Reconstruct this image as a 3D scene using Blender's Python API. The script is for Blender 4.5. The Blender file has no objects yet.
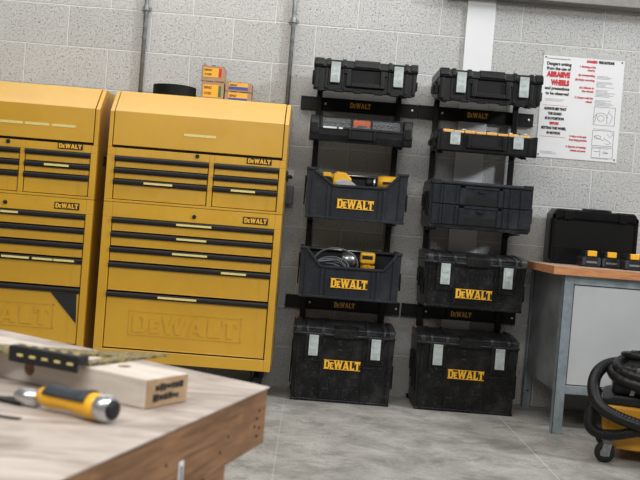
import bpy, bmesh, math, random
from mathutils import Vector, Matrix, Euler
random.seed(7)
C = bpy.context.scene.collection
PI = math.pi

# ------------------------------------------------------------------ materials
def new_mat(name):
    m = bpy.data.materials.new(name); m.use_nodes = True
    nt = m.node_tree
    return m, nt, nt.nodes['Principled BSDF']
def N(nt, t, **kw):
    n = nt.nodes.new(t)
    for k, v in kw.items(): setattr(n, k, v)
    return n
def rgba(c): return (c[0], c[1], c[2], 1)
def ramp(nt, src, stops):
    r = N(nt, 'ShaderNodeValToRGB'); e = r.color_ramp.elements
    while len(e) < len(stops): e.new(0.5)
    for i, (p, c) in enumerate(stops):
        e[i].position = p; e[i].color = rgba(c) if hasattr(c, '__len__') else (c, c, c, 1)
    nt.links.new(src, r.inputs[0]); return r
def mix(nt, fac, a, b, mode='MIX'):
    m = N(nt, 'ShaderNodeMix', data_type='RGBA', blend_type=mode)
    for i, v in ((0, fac), (6, a), (7, b)):
        if hasattr(v, 'is_linked') or hasattr(v, 'links'): nt.links.new(v, m.inputs[i])
        elif hasattr(v, '__len__'): m.inputs[i].default_value = rgba(v)
        else: m.inputs[i].default_value = v
    return m.outputs[2]
def coords(nt, scale=(1, 1, 1), kind='Object'):
    tc = N(nt, 'ShaderNodeTexCoord'); mp = N(nt, 'ShaderNodeMapping')
    mp.inputs['Scale'].default_value = scale
    nt.links.new(tc.outputs[kind], mp.inputs[0]); return mp.outputs[0]
def noise(nt, vec, scale, detail=4, rough=.55, dist=0):
    n = N(nt, 'ShaderNodeTexNoise'); n.inputs['Scale'].default_value = scale
    n.inputs['Detail'].default_value = detail; n.inputs['Roughness'].default_value = rough
    n.inputs['Distortion'].default_value = dist
    nt.links.new(vec, n.inputs['Vector']); return n.outputs['Fac']
def bump(nt, b, h, strength, dist=.002):
    n = N(nt, 'ShaderNodeBump'); n.inputs['Strength'].default_value = strength
    n.inputs['Distance'].default_value = dist
    nt.links.new(h, n.inputs['Height']); nt.links.new(n.outputs[0], b.inputs['Normal'])

def plain(name, col, rough=.5, metal=0, var=.12, scale=30, bmp=0):
    m, nt, b = new_mat(name)
    v = coords(nt); n = noise(nt, v, scale)
    r = ramp(nt, n, [(.3, [max(0, x * (1 - var)) for x in col]), (.7, [min(1, x * (1 + var)) for x in col])])
    nt.links.new(r.outputs[0], b.inputs['Base Color'])
    b.inputs['Roughness'].default_value = rough; b.inputs['Metallic'].default_value = metal
    if bmp: bump(nt, b, n, bmp)
    if max(col) < .06: b.inputs['Specular IOR Level'].default_value = .28
    return m
def scuffed(name, col, scuff, rough=.5, amount=.5):
    """dark moulded plastic with dust and pale scratches"""
    m, nt, b = new_mat(name)
    v = coords(nt); v2 = coords(nt, (14, 14, 60)); v3 = coords(nt, (70, 20, 12))
    dust = ramp(nt, noise(nt, v, 9, 6, .65), [(.47, 0), (.80, amount * .45)])
    s1 = ramp(nt, noise(nt, v2, 2.2, 5, .7, .8), [(.60, 0), (.70, amount)])
    s2 = ramp(nt, noise(nt, v3, 1.6, 5, .7, 1.2), [(.62, 0), (.70, amount)])
    c = mix(nt, dust.outputs[0], col, scuff)
    c = mix(nt, s1.outputs[0], c, scuff); c = mix(nt, s2.outputs[0], c, scuff)
    s3 = ramp(nt, noise(nt, v, 130, 3, .7), [(.58, 0), (.70, amount * .35)])
    c = mix(nt, s3.outputs[0], c, scuff)
    b.inputs['Specular IOR Level'].default_value = .22
    nt.links.new(c, b.inputs['Base Color'])
    b.inputs['Roughness'].default_value = rough
    bump(nt, b, noise(nt, v, 260, 2), .25, .001)
    return m
def wood(name, a, bcol, rough=.6, sc=(3, 40, 40), blot=None, stretch=1):
    m, nt, b = new_mat(name)
    v = coords(nt, sc); v2 = coords(nt)
    g = noise(nt, v, 1.6 * stretch, 8, .6, .8)
    r = ramp(nt, g, [(.35, a), (.65, bcol)])
    c = r.outputs[0]
    if blot:
        f = ramp(nt, noise(nt, v2, 9, 5, .6), [(.52, 0), (.72, .65)])
        c = mix(nt, f.outputs[0], c, blot)
    nt.links.new(c, b.inputs['Base Color']); b.inputs['Roughness'].default_value = rough
    bump(nt, b, g, .3, .001)
    return m

M = {}
M['black'] = scuffed('black_plastic', (.0050, .0052, .0062), (.13, .135, .145), .33, .16)
M['tote'] = scuffed('charcoal_plastic', (.016, .018, .023), (.16, .17, .185), .38, .30)
M['tub'] = scuffed('worn_black_plastic', (.0050, .0050, .0058), (.26, .26, .25), .36, .26)
M['lidtop'] = scuffed('dusty_black_plastic', (.020, .021, .024), (.27, .28, .29), .34, .50)
M['drawerbox'] = scuffed('slate_plastic', (.012, .0135, .018), (.17, .18, .20), .36, .30)
M['rack'] = plain('black_powder_coat', (.0035, .0035, .004), .5)
M['dark'] = plain('black_and_recess_shade', (.004, .004, .0045), .6)  # near-black for real black parts and for shade painted into recesses
M['rubber'] = plain('black_rubber', (.014, .014, .015), .5)
M['yellow'] = plain('yellow_plastic', (.82, .43, .02), .4, var=.06)
M['logo'] = plain('yellow_print', (.86, .45, .02), .45, var=.02)
M['raillogo'] = plain('brightened_yellow_print', (.95, .52, .07), .4, var=.02)  # yellow print made brighter to offset the shade on the rails
M['orangeclip'] = plain('orange_plastic', (.75, .23, .03), .5)
M['latch'] = plain('pale_grey_plastic', (.42, .47, .465), .4, var=.14, scale=60)
M['silver'] = plain('brushed_metal', (.55, .56, .57), .32, .9)
M['galv'] = plain('galvanised_steel', (.22, .23, .235), .45, .6, var=.3, scale=40)
M['bolt'] = plain('zinc_screw', (.75, .75, .75), .35, .5)
M['grip'] = plain('slate_rubber', (.035, .042, .052), .6)
M['stick'] = plain('pale_yellow_label', (.70, .60, .22), .6, var=.15, scale=200)
M['printblack'] = plain('black_ink', (.02, .02, .02), .6)
M['printred'] = plain('red_ink', (.48, .02, .03), .6)
M['card'] = plain('cardboard', (.36, .23, .15), .8, var=.12)
M['labely'] = plain('amber_label', (.80, .40, .03), .6, var=.05)
M['labelr'] = plain('red_band', (.45, .02, .03), .6)
M['labelg'] = plain('green_band', (.02, .16, .06), .6)
M['labelb'] = plain('blue_band', (.03, .07, .32), .6)
M['whitetrim'] = plain('white_gloss_board', (.66, .67, .68), .5, var=.03, scale=5)
M['strip'] = plain('grey_poster_strip', (.42, .42, .41), .6)
M['greybox'] = plain('grey_electrical_box', (.16, .165, .17), .5)
M['redbin'] = plain('red_bin', (.48, .085, .02), .45)
M['amberbin'] = plain('amber_bin', (.78, .42, .11), .45)
M['panel'] = plain('pale_grey_sheet_steel', (.50, .51, .52), .38, .15, var=.08, scale=4)
M['bluesteel'] = plain('blue_grey_steel', (.25, .295, .325), .42, .3, var=.25, scale=18)
M['sidesteel'] = plain('dull_steel_side', (.21, .23, .235), .42, .35, var=.35, scale=6)
M['case'] = scuffed('matt_black_case', (.004, .004, .0045), (.05, .05, .055), .28, .3)
M['bandpanel'] = plain('black_glossy_panel', (.006, .006, .006), .3)
M['vacyellow'] = plain('mustard_plastic', (.55, .26, .012), .42, var=.12, scale=12)
M['hose'] = plain('grey_black_hose', (.010, .010, .011), .38)
M['cable'] = plain('grey_cable', (.10, .11, .12), .4)
M['square'] = None
M['beam'] = plain('grey_painted_beam', (.20, .195, .18), .6)
M['concretemark'] = None

# yellow cabinet paint: slightly uneven coat, wiped patches only on roughness
def paint():
    m, nt, b = new_mat('yellow_cabinet_paint')
    v = coords(nt)
    r = ramp(nt, noise(nt, v, 3, 4), [(.3, (.54, .285, .010)), (.7, (.62, .34, .013))])
    nt.links.new(r.outputs[0], b.inputs['Base Color'])
    rr = ramp(nt, noise(nt, v, 11, 3, .5, 1.5), [(.42, .30), (.56, .42)])
    nt.links.new(rr.outputs[0], b.inputs['Roughness'])
    b.inputs['Coat Weight'].default_value = 1; b.inputs['Coat Roughness'].default_value = .28
    bump(nt, b, noise(nt, v, 220, 2), .08, .001)
    return m
M['paint'] = paint()

def block_wall():
    m, nt, b = new_mat('painted_block')
    tc = N(nt, 'ShaderNodeTexCoord'); sx = N(nt, 'ShaderNodeSeparateXYZ'); cx = N(nt, 'ShaderNodeCombineXYZ')
    nt.links.new(tc.outputs['Object'], sx.inputs[0])
    nt.links.new(sx.outputs[0], cx.inputs[0]); nt.links.new(sx.outputs[2], cx.inputs[1])
    br = N(nt, 'ShaderNodeTexBrick'); br.offset = .5; br.offset_frequency = 2
    br.inputs['Scale'].default_value = 1; br.inputs['Brick Width'].default_value = .45
    br.inputs['Row Height'].default_value = .22143; br.inputs['Mortar Size'].default_value = .0045
    br.inputs['Mortar Smooth'].default_value = .6; br.inputs['Bias'].default_value = 0
    # slightly wandering joints
    w = N(nt, 'ShaderNodeTexNoise'); w.inputs['Scale'].default_value = 3
    nt.links.new(cx.outputs[0], w.inputs['Vector'])
    sc = N(nt, 'ShaderNodeVectorMath', operation='SCALE'); sc.inputs['Scale'].default_value = .008
    sub = N(nt, 'ShaderNodeVectorMath', operation='SUBTRACT'); sub.inputs[1].default_value = (.5, .5, .5)
    ad = N(nt, 'ShaderNodeVectorMath', operation='ADD')
    nt.links.new(w.outputs['Color'], sub.inputs[0]); nt.links.new(sub.outputs[0], sc.inputs[0])
    nt.links.new(cx.outputs[0], ad.inputs[0]); nt.links.new(sc.outputs[0], ad.inputs[1])
    nt.links.new(ad.outputs[0], br.inputs['Vector'])
    br.inputs['Color1'].default_value = rgba((.47, .47, .46)); br.inputs['Color2'].default_value = rgba((.53, .53, .52))
    br.inputs['Mortar'].default_value = rgba((.66, .655, .64))
    v = coords(nt)
    pits = ramp(nt, noise(nt, v, 150, 2, .55), [(.35, 1), (.45, 0)])
    pits2 = ramp(nt, noise(nt, v, 85, 2, .5), [(.31, 1), (.38, 0)])
    inv = ramp(nt, br.outputs['Fac'], [(0, 1), (1, 0)])
    pf = mix(nt, 1.0, pits.outputs[0], pits2.outputs[0], 'ADD')
    pf = mix(nt, 1.0, pf, inv.outputs[0], 'MULTIPLY')
    mf = N(nt, 'ShaderNodeMath', operation='MULTIPLY'); mf.inputs[1].default_value = .5
    nt.links.new(pf, mf.inputs[0])
    blot = ramp(nt, noise(nt, v, 1.7, 5), [(.3, (.88, .88, .88)), (.7, (1, 1, 1))])
    c = mix(nt, 1.0, br.outputs['Color'], blot.outputs[0], 'MULTIPLY')
    c = mix(nt, mf.outputs[0], c, (.13, .12, .11))
    nt.links.new(c, b.inputs['Base Color']); b.inputs['Roughness'].default_value = .62
    h = N(nt, 'ShaderNodeMath', operation='SUBTRACT')
    hh = mix(nt, .25, inv.outputs[0], noise(nt, v, 120, 3))
    nt.links.new(hh, h.inputs[0]); nt.links.new(mf.outputs[0], h.inputs[1])
    bump(nt, b, h.outputs[0], .8, .006)
    return m
M['wall'] = block_wall()

def concrete():
    m, nt, b = new_mat('concrete_floor')
    v = coords(nt)
    c = ramp(nt, noise(nt, v, 4.5, 10, .68, .4), [(.34, (.20, .195, .175)), (.5, (.325, .315, .292)), (.66, (.43, .42, .395))]).outputs[0]
    f = ramp(nt, noise(nt, coords(nt, (1, 1.4, 1)), 4.6, 9, .75, .8), [(.53, 0), (.62, .55)])
    c = mix(nt, f.outputs[0], c, (.17, .165, .14))
    f4 = ramp(nt, noise(nt, v, 11, 6, .7, .3), [(.30, .75), (.36, 0)])
    c = mix(nt, f4.outputs[0], c, (.12, .12, .105))
    f2 = ramp(nt, noise(nt, v, 95, 5, .75), [(.36, .7), (.46, 0)])
    c = mix(nt, f2.outputs[0], c, (.16, .155, .145))
    f3 = ramp(nt, noise(nt, coords(nt, (6, 7, 1)), 4, 8, .75, 1.0), [(.58, 0), (.68, .28)])
    c = mix(nt, f3.outputs[0], c, (.62, .61, .59))
    # thin pale joint lines
    tc = N(nt, 'ShaderNodeTexCoord'); sx = N(nt, 'ShaderNodeSeparateXYZ'); nt.links.new(tc.outputs['Object'], sx.inputs[0])
    for x0, wd in ((.871, .0022), (-.236, .0018)):
        a = N(nt, 'ShaderNodeMath', operation='SUBTRACT'); a.inputs[1].default_value = x0; nt.links.new(sx.outputs[0], a.inputs[0])
        bb = N(nt, 'ShaderNodeMath', operation='ABSOLUTE'); nt.links.new(a.outputs[0], bb.inputs[0])
        l = N(nt, 'ShaderNodeMath', operation='LESS_THAN'); l.inputs[1].default_value = wd; nt.links.new(bb.outputs[0], l.inputs[0])
        k = N(nt, 'ShaderNodeMath', operation='MULTIPLY'); k.inputs[1].default_value = .6 if x0 > 0 else .28; nt.links.new(l.outputs[0], k.inputs[0])
        c = mix(nt, k.outputs[0], c, (.62, .61, .57))
    nt.links.new(c, b.inputs['Base Color']); b.inputs['Roughness'].default_value = .6
    bump(nt, b, noise(nt, v, 14, 8, .7), .5, .006)
    return m
M['floor'] = concrete()
M['benchtop'] = wood('grey_worn_ply', (.29, .235, .20), (.52, .46, .415), .6, (4, 14, 4), (.17, .12, .09))
M['benchside'] = wood('brown_softwood', (.12, .055, .022), (.27, .135, .058), .6, (5, 5, 60), (.10, .042, .018))
M['plank'] = wood('pale_planed_timber', (.52, .46, .40), (.66, .60, .54), .6, (4, 30, 30))
M['endgrain'] = wood('brown_end_grain', (.30, .19, .10), (.42, .28, .16), .7, (30, 30, 30))
M['orangewood'] = wood('orange_plywood_edge', (.42, .17, .065), (.60, .27, .11), .45, (6, 20, 50))
M['woodtop'] = wood('pinkish_wood_worktop', (.40, .27, .20), (.55, .41, .33), .4, (4, 25, 25))

def mottled():
    m, nt, b = new_mat('mottled_yellow_black')
    v = coords(nt)
    r = ramp(nt, noise(nt, v, 170, 3, .7), [(.44, (.035, .03, .02)), (.60, (.34, .26, .07))])
    nt.links.new(r.outputs[0], b.inputs['Base Color']); b.inputs['Roughness'].default_value = .45
    return m
M['square'] = mottled()
def clear():
    m, nt, b = new_mat('clear_smoked_plastic')
    b.inputs['Base Color'].default_value = (.10, .11, .12, 1); b.inputs['Roughness'].default_value = .15
    b.inputs['Alpha'].default_value = .35
    v = coords(nt); r = ramp(nt, noise(nt, v, 20), [(.3, .08), (.7, .25)])
    nt.links.new(r.outputs[0], b.inputs['Roughness'])
    return m
M['clear'] = clear()

# ------------------------------------------------------------------ mesh building
class MB:
    def __init__(s): s.bm = bmesh.new()
    def box(s, x0, x1, y0, y1, z0, z1):
        vs = [s.bm.verts.new((x, y, z)) for x in (x0, x1) for y in (y0, y1) for z in (z0, z1)]
        for f in ((0, 1, 3, 2), (4, 6, 7, 5), (0, 4, 5, 1), (2, 3, 7, 6), (0, 2, 6, 4), (1, 5, 7, 3)):
            s.bm.faces.new([vs[i] for i in f])
        return s
    def prism(s, pts, a0, a1, axis='y'):
        """polygon (2D) extruded along an axis.  y: pts are (x,z); x: (y,z); z: (x,y)"""
        def P(p, a):
            return {'y': (p[0], a, p[1]), 'x': (a, p[0], p[1]), 'z': (p[0], p[1], a)}[axis]
        A = [s.bm.verts.new(P(p, a0)) for p in pts]; B = [s.bm.verts.new(P(p, a1)) for p in pts]
        s.bm.faces.new(A[::-1]); s.bm.faces.new(B)
        n = len(pts)
        for i in range(n): s.bm.faces.new((A[i], A[(i + 1) % n], B[(i + 1) % n], B[i]))
        return s
    def tube(s, path, r, seg=10, closed=False, caps=True):
        pts = [Vector(p) for p in path]; rings = []; n = len(pts)
        up = None
        for i, p in enumerate(pts):
            a = pts[(i - 1) % n] if (closed or i > 0) else p
            b = pts[(i + 1) % n] if (closed or i < n - 1) else p
            t = (b - a).normalized()
            if up is None:
                up = Vector((0, 0, 1)) if abs(t.z) < .9 else Vector((1, 0, 0))
            u = (up - t * up.dot(t)).normalized(); w = t.cross(u); up = u
            rr = r[i] if hasattr(r, '__len__') else r
            rings.append([s.bm.verts.new(p + (u * math.cos(2 * PI * k / seg) + w * math.sin(2 * PI * k / seg)) * rr) for k in range(seg)])
        for i in range(n if closed else n - 1):
            A, B = rings[i], rings[(i + 1) % n]
            for k in range(seg): s.bm.faces.new((A[k], A[(k + 1) % seg], B[(k + 1) % seg], B[k]))
        if not closed and caps:
            s.bm.faces.new(rings[0][::-1]); s.bm.faces.new(rings[-1])
        return s
    def cyl(s, p0, p1, r, seg=20): return s.tube([p0, p1], r, seg)
    def lathe(s, prof, seg=24, center=(0, 0, 0), axis='z'):
        c = Vector(center); rings = []
        for (r, h) in prof:
            ring = []
            for k in range(seg):
                a = 2 * PI * k / seg; x, y = r * math.cos(a), r * math.sin(a)
                v = {'z': (x, y, h), 'y': (x, h, y), 'x': (h, x, y)}[axis]
                ring.append(s.bm.verts.new(c + Vector(v)))
            rings.append(ring)
        for A, B in zip(rings, rings[1:]):
            for k in range(seg): s.bm.faces.new((A[k], A[(k + 1) % seg], B[(k + 1) % seg], B[k]))
        s.bm.faces.new(rings[0][::-1]); s.bm.faces.new(rings[-1])
        return s
    def build(s, name, mat, parent=None, bevel=0, smooth=False, seg=2):
        bmesh.ops.recalc_face_normals(s.bm, faces=s.bm.faces)
        me = bpy.data.meshes.new(name); s.bm.to_mesh(me); s.bm.free()
        me.materials.append(M[mat] if isinstance(mat, str) else mat)
        if smooth:
            for p in me.polygons: p.use_smooth = True
        o = bpy.data.objects.new(name, me); C.objects.link(o)
        if parent: o.parent = parent
        if bevel:
            b = o.modifiers.new('bevel', 'BEVEL'); b.width = bevel; b.segments = seg; b.limit_method = 'ANGLE'
            b.angle_limit = math.radians(40)
        return o
def thing(name, label, cat, loc=(0, 0, 0), rot=0, group=None):
    o = bpy.data.objects.new(name, None); C.objects.link(o); o.empty_display_size = .05
    o.location = loc; o.rotation_euler = (0, 0, rot)
    o['label'] = label; o['category'] = cat
    if group: o['group'] = group
    return o
def tag(o, label, cat, group=None):
    o['label'] = label; o['category'] = cat
    if group: o['group'] = group
    return o
def struct(o): o['kind'] = 'structure'; return o

GL = {
 'D': (.92, [[(0, 0), (.32, 0), (.32, 1), (0, 1)], [(.3, .82), (.62, .82), (.62, 1), (.3, 1)], [(.3, 0), (.62, 0), (.62, .18), (.3, .18)],
             [(.60, .18), (.92, .25), (.92, .75), (.60, .82)], [(.6, .82), (.92, .75), (.62, 1)], [(.6, .18), (.62, 0), (.92, .25)]]),
 'E': (.60, [[(0, 0), (.24, 0), (.24, .76), (0, .76)], [(.2, 0), (.58, 0), (.58, .17), (.2, .17)], [(.2, .31), (.48, .31), (.48, .45), (.2, .45)],
             [(.2, .6), (.58, .6), (.58, .76), (.2, .76)]]),
 'W': (1.42, [[(0, 1), (.3, 1), (.52, 0), (.28, 0)], [(.28, 0), (.52, 0), (.78, .9), (.6, .98)], [(.6, 1), (.86, 1), (1.1, 0), (.86, 0)],
              [(.86, 0), (1.1, 0), (1.42, 1), (1.14, 1)]]),
 'A': (1.06, [[(0, 0), (.26, 0), (.62, 1), (.38, 1)], [(.38, 1), (.68, 1), (1.06, 0), (.74, 0)], [(.24, .18), (.8, .18), (.75, .36), (.3, .36)]]),
 'L': (.80, [[(.06, 0), (.38, 0), (.38, 1), (.06, 1)], [(.3, 0), (.8, 0), (.8, .2), (.3, .2)], [(.62, .2), (.8, .2), (.8, .36), (.7, .3)]]),
 'T': (.90, [[(.29, 0), (.61, 0), (.61, .85), (.29, .85)], [(0, .8), (.9, .8), (.9, 1), (0, 1)], [(0, .62), (.14, .7), (.14, .8), (0, .8)],
             [(.76, .7), (.9, .62), (.9, .8), (.76, .8)]]),
}
def letters(mb, word, x0, z0, w, h, y0, y1, gap=.07):
    tot = sum(GL[c][0] for c in word) + gap * (len(word) - 1); k = w / tot; x = x0
    n = 0
    for c in word:
        for poly in GL[c][1]:
            n += 1
            mb.prism([(x + px * k, z0 + pz * h) for px, pz in poly], y0 - .00006 * (n % 7), y1)
        x += (GL[c][0] + gap) * k
    return mb
def text(body, size, loc, mat, parent, name, width=None, align='LEFT', bold=0, face='-y', rz=0):
    cu = bpy.data.curves.new(name, 'FONT'); cu.body = body; cu.size = size; cu.align_x = align
    cu.extrude = .0004; cu.offset = bold
    cu.resolution_u = 3
    t = bpy.data.objects.new(name, cu); C.objects.link(t)
    bpy.context.view_layer.update()
    me = bpy.data.meshes.new_from_object(t.evaluated_get(bpy.context.evaluated_depsgraph_get()))
    bpy.data.objects.remove(t); bpy.data.curves.remove(cu)
    if width and len(me.vertices):
        xs = [v.co.x for v in me.vertices]; k = width / max(1e-6, max(xs) - min(xs))
        for v in me.vertices: v.co.x *= k
    for v in me.vertices:
        x, y, z = v.co; v.co = (x, -z, y)
    me.materials.clear(); me.materials.append(M[mat])
    o = bpy.data.objects.new(name, me); C.objects.link(o); o.location = loc; o.parent = parent
    return o

# ------------------------------------------------------------------ the room
struct(MB().box(-4.2, 4.2, 0, .2, 0, 3.2).build('wall_back', 'wall'))
struct(MB().box(-4.2, 4.2, -7, 0, -.1, 0).build('floor', 'floor'))
struct(MB().box(.590, .745, -.018, -.0005, 0.001, 3.19).build('trim_1', 'whitetrim', bevel=.002))
struct(MB().box(.45, 4.0, -.10, -.0005, 2.205, 2.36).box(.45, 4.0, -.13, -.0005, 2.36, 2.38).build('trim_2', 'beam', bevel=.004))

for x, lab in ((-1.155, 'galvanised conduit pipe on the wall rising from behind the gap between yellow cabinets'),
               (-.352, 'galvanised conduit pipe rising beside the right end of the yellow tool chest')):
    t = thing('conduit_pipe', lab, 'pipe', (x, -.022, 1.12), group='wall conduits')
    MB().cyl((0, 0, 0), (0, 0, 2.0), .0115, 14).build('pipe', 'galv', t, smooth=True)
    for zz in (.885, 1.7):
        MB().lathe([(.013, -.016), (.017, -.014), (.017, .014), (.013, .016)], 14, (0, 0, zz)).box(-.028, .028, .012, .021, zz - .009, zz + .009).build('saddle', 'galv', t, bevel=.001)
t = thing('junction_box', 'grey metal electrical box on the wall beside the right yellow cabinet', 'electrical box', (-.335, -.0005, 1.005))
MB().box(-.055, .058, -.055, 0, 0, .10).build('box_body', 'greybox', t, bevel=.003)
MB().box(-.05, .053, -.059, -.055, .005, .095).build('cover', 'greybox', t, bevel=.002)
t = thing('wall_switch', 'small white switch on the wall above the grey electrical box', 'switch', (-.315, -.0005, 1.155))
MB().box(-.03, .03, -.012, 0, 0, .04).build('plate', 'whitetrim', t, bevel=.002)
MB().box(-.012, .012, -.016, -.012, .01, .03).build('rocker', 'whitetrim', t, bevel=.001)

# ------------------------------------------------------------------ yellow cabinets
YF = -.55; YB = -.09; CW = .875
def handle_trim(par, x0, x1, z1, stickers=()):
    """full-width black pull along the top edge of a drawer"""
    h = MB().prism([(.006, z1), (-.006, z1 - .001), (-.012, z1 - .008), (-.011, z1 - .018), (-.004, z1 - .025), (.006, z1 - .026)], x0, x1, 'x').build('pull', 'rubber', par, bevel=.001)
    for a, b in stickers:
        MB().box(a, b, -.0142, -.0118, z1 - .018, z1 - .008).build('label_strip', 'stick', h)
    return h
def drawer(par, x0, x1, z0, z1, name='drawer', stickers=()):
    d = MB().box(x0 + .004, x1 - .004, .006, .35, z0 + .003, z1 - .004).box(x0 + .004, x1 - .004, .001, .0062, z0 + .0032, z0 + .0062).build(name, 'paint', par, bevel=.001)
    # raised strip standing in for a reflection at the right end of the front
    MB().box(x1 - .05, x1 - .006, .0045, .0058, z0 + .0075, z1 - .030).build('reflection_strip', 'paint', d)
    handle_trim(d, x0 + .001, x1 - .001, z1, stickers)
    return d
def badge(par, xc, zc, w=.122, h=.03):
    b = MB().box(xc - w / 2, xc + w / 2, -.003, 0, zc - h / 2, zc + h / 2).build('badge', 'printblack', par, bevel=.001)
    mb = letters(MB(), 'DEWALT', xc - w * .45, zc - h * .34, w * .9, h * .68, -.0042, -.003)
    mb.build('badge_lettering', 'logo', b)
def shell(mb, x0, x1, z0, z1, openings):
    """cabinet front face frame with rectangular openings + back, sides, top, bottom"""
    xs = sorted({x0, x1} | {o[0] for o in openings} | {o[1] for o in openings})
    zs = sorted({z0, z1} | {o[2] for o in openings} | {o[3] for o in openings})
    for a, b in zip(xs, xs[1:]):
        for c, d in zip(zs, zs[1:]):
            cx, cz = (a + b) / 2, (c + d) / 2
            if not any(o[0] < cx < o[1] and o[2] < cz < o[3] for o in openings):
                mb.box(a, b, 0, .02, c, d)
    return mb
def tool_chest(x, label, stickL, stickR, lidst, who):
    t = thing('tool_chest', label, 'tool chest', (x, YF, .942), group='yellow tool chests')
    W = CW; zl = .212
    # local z: 0..  chest 0-.553 ; crease .443
    opL = (.038, .500, .012, .226); opR = (.524, .845, .012, .226)
    mb = shell(MB(), 0, W, 0, .265, [opL, opR])
    mb.box(0, .02, .02, .46, 0, .265).box(W - .02, W, .02, .46, 0, .265).box(.02, W - .02, .44, .46, 0, .265).box(.02, W - .02, .02, .44, 0, .008)
    prof = [(0, .265), (0, .443), (.115, .553), (.46, .553), (.46, .265)]
    mb.prism(prof, 0, .020, 'x').prism(prof, W - .020, W, 'x')
    mb.box(.02, W - .02, .44, .46, .265, .553)
    mb.build('body', 'paint', t, bevel=.002)
    prof2 = [(.004, .277), (-.002, .278), (-.002, .445), (.113, .5555), (.438, .5555), (.438, .54), (.12, .54), (.012, .435), (.012, .277)]
    lid = MB().prism(prof2, .024, W - .024, 'x').build('lid', 'paint', t, bevel=.0015)
    MB().box(.022, W - .022, .013, .43, .266, .274).build('lid_gap_shade', 'dark', t)  # dark slab that paints the shade in the slit under the lid
    for a, b, z in lidst: MB().box(a, b, -.0035, -.002, z - .006, z + .006).build('label_strip', 'stick', lid)
    # dark void behind the drawers
    for k, (z0, z1) in enumerate(((.168, .226), (.113, .168), (.012, .113))):
        drawer(t, .038, .500, z0, z1, stickers=[s[:2] for s in stickL if s[2] == k])
        drawer(t, .524, .845, z0, z1, stickers=[s[:2] for s in stickR if s[2] == k])
    badge(t, .744, .252, .122, .031)
    MB().cyl((.440, -.006, .253), (.440, 0, .253), .010, 16).cyl((.440, -.008, .253), (.440, -.006, .253), .006, 12).build('lock', 'rubber', t)
    h = MB().tube([(W, .16, .20), (W + .022, .17, .20), (W + .022, .30, .20), (W, .31, .20)], .008, 8).build('side_handle', 'rubber', t, smooth=True)
    for yy in (.145, .295): MB().box(W, W + .006, yy, yy + .03, .175, .225).build('handle_plate', 'rubber', h)
    return t
def roller_cabinet(x, label, sticks, decal=False):
    t = thing('roller_cabinet', label, 'tool cabinet', (x, YF, 0), group='yellow roller cabinets')
    W = CW; z0, z1 = .165, .940
    mb = shell(MB(), 0, W, z0, z1, [(.045, .842, .222, .868)])
    mb.box(0, .02, .02, .46, z0, z1).box(W - .02, W, .02, .46, z0, z1).box(.02, W - .02, .44, .46, z0, z1)
    mb.box(.02, W - .02, .02, .44, z0, z0 + .02).box(.02, W - .02, .02, .44, z1 - .012, z1)
    mb.build('body', 'paint', t, bevel=.002)
    tops = [.866, .796, .722, .648, .503]; bots = [.798, .725, .651, .507, .226]
    ds = []
    for k in range(5):
        ds.append(drawer(t, .045, .842, bots[k], tops[k], stickers=[s[:2] for s in sticks if s[2] == k]))
    # pressed lettering panel on the deep drawer
    mb = MB()
    for a, b, c, d in ((.165, .72, .412, .416), (.165, .72, .297, .301), (.165, .169, .297, .416), (.716, .72, .297, .416)):
        mb.box(a, b, .0035, .0059, c, d)
    letters(mb, 'DEWALT', .185, .312, .515, .088, .0025, .0058, .10)
    mb.build('pressed_lettering', 'paint', ds[4])
    if decal:
        MB().prism([(.700, .474), (.826, .474), (.832, .330)], .0020, .0034).build('triangle_decal', 'printblack', ds[4])
    badge(t, .748, .902, .122, .034)
    MB().cyl((.447, -.006, .898), (.447, 0, .898), .010, 16).cyl((.447, -.008, .898), (.447, -.006, .898), .006, 12).build('lock', 'rubber', t)
    for (cx, cy) in ((.07, .07), (W - .07, .07), (.07, .39), (W - .07, .39)):
        c = MB().box(cx - .035, cx + .035, cy - .045, cy + .045, .158, .165).prism([(cy - .03, .158), (cy + .03, .158), (cy + .012, .07), (cy - .012, .07)], cx - .026, cx - .021, 'x').prism([(cy - .03, .158), (cy + .03, .158), (cy + .012, .07), (cy - .012, .07)], cx + .021, cx + .026, 'x').build('caster', 'rack', t)
        MB().lathe([(.055, -.018), (.063, -.014), (.063, .014), (.055, .018)], 24, (cx, cy, .0635), 'x').build('wheel', 'rubber', c)
    return t
XR, XL = -1.190, -2.115
roller_cabinet(XR, 'yellow roller cabinet with five drawers standing beside the black storage racks', [(.364, .536, 0), (.37, .516, 1), (.355, .526, 2), (.60, .722, 3), (.30, .49, 4)])
tool_chest(XR, 'yellow tool chest with cardboard boxes on its lid, on the right-hand roller cabinet', [(.19, .33, 2)], [(.617, .735, 2)], [(.367, .524, .352)], 'r')
roller_cabinet(XL, 'yellow roller cabinet cut by left edge, black triangle sticker on its deep drawer', [(.43, .515, 0), (.45, .585, 3), (.60, .70, 3), (.705, .805, 3)], decal=True)
tool_chest(XL, 'yellow tool chest cut by left edge, three pale label strips on its lid', [], [(.625, .745, 1)], [(.392, .505, .349), (.514, .632, .349), (.646, .763, .349)], 'l')

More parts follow.
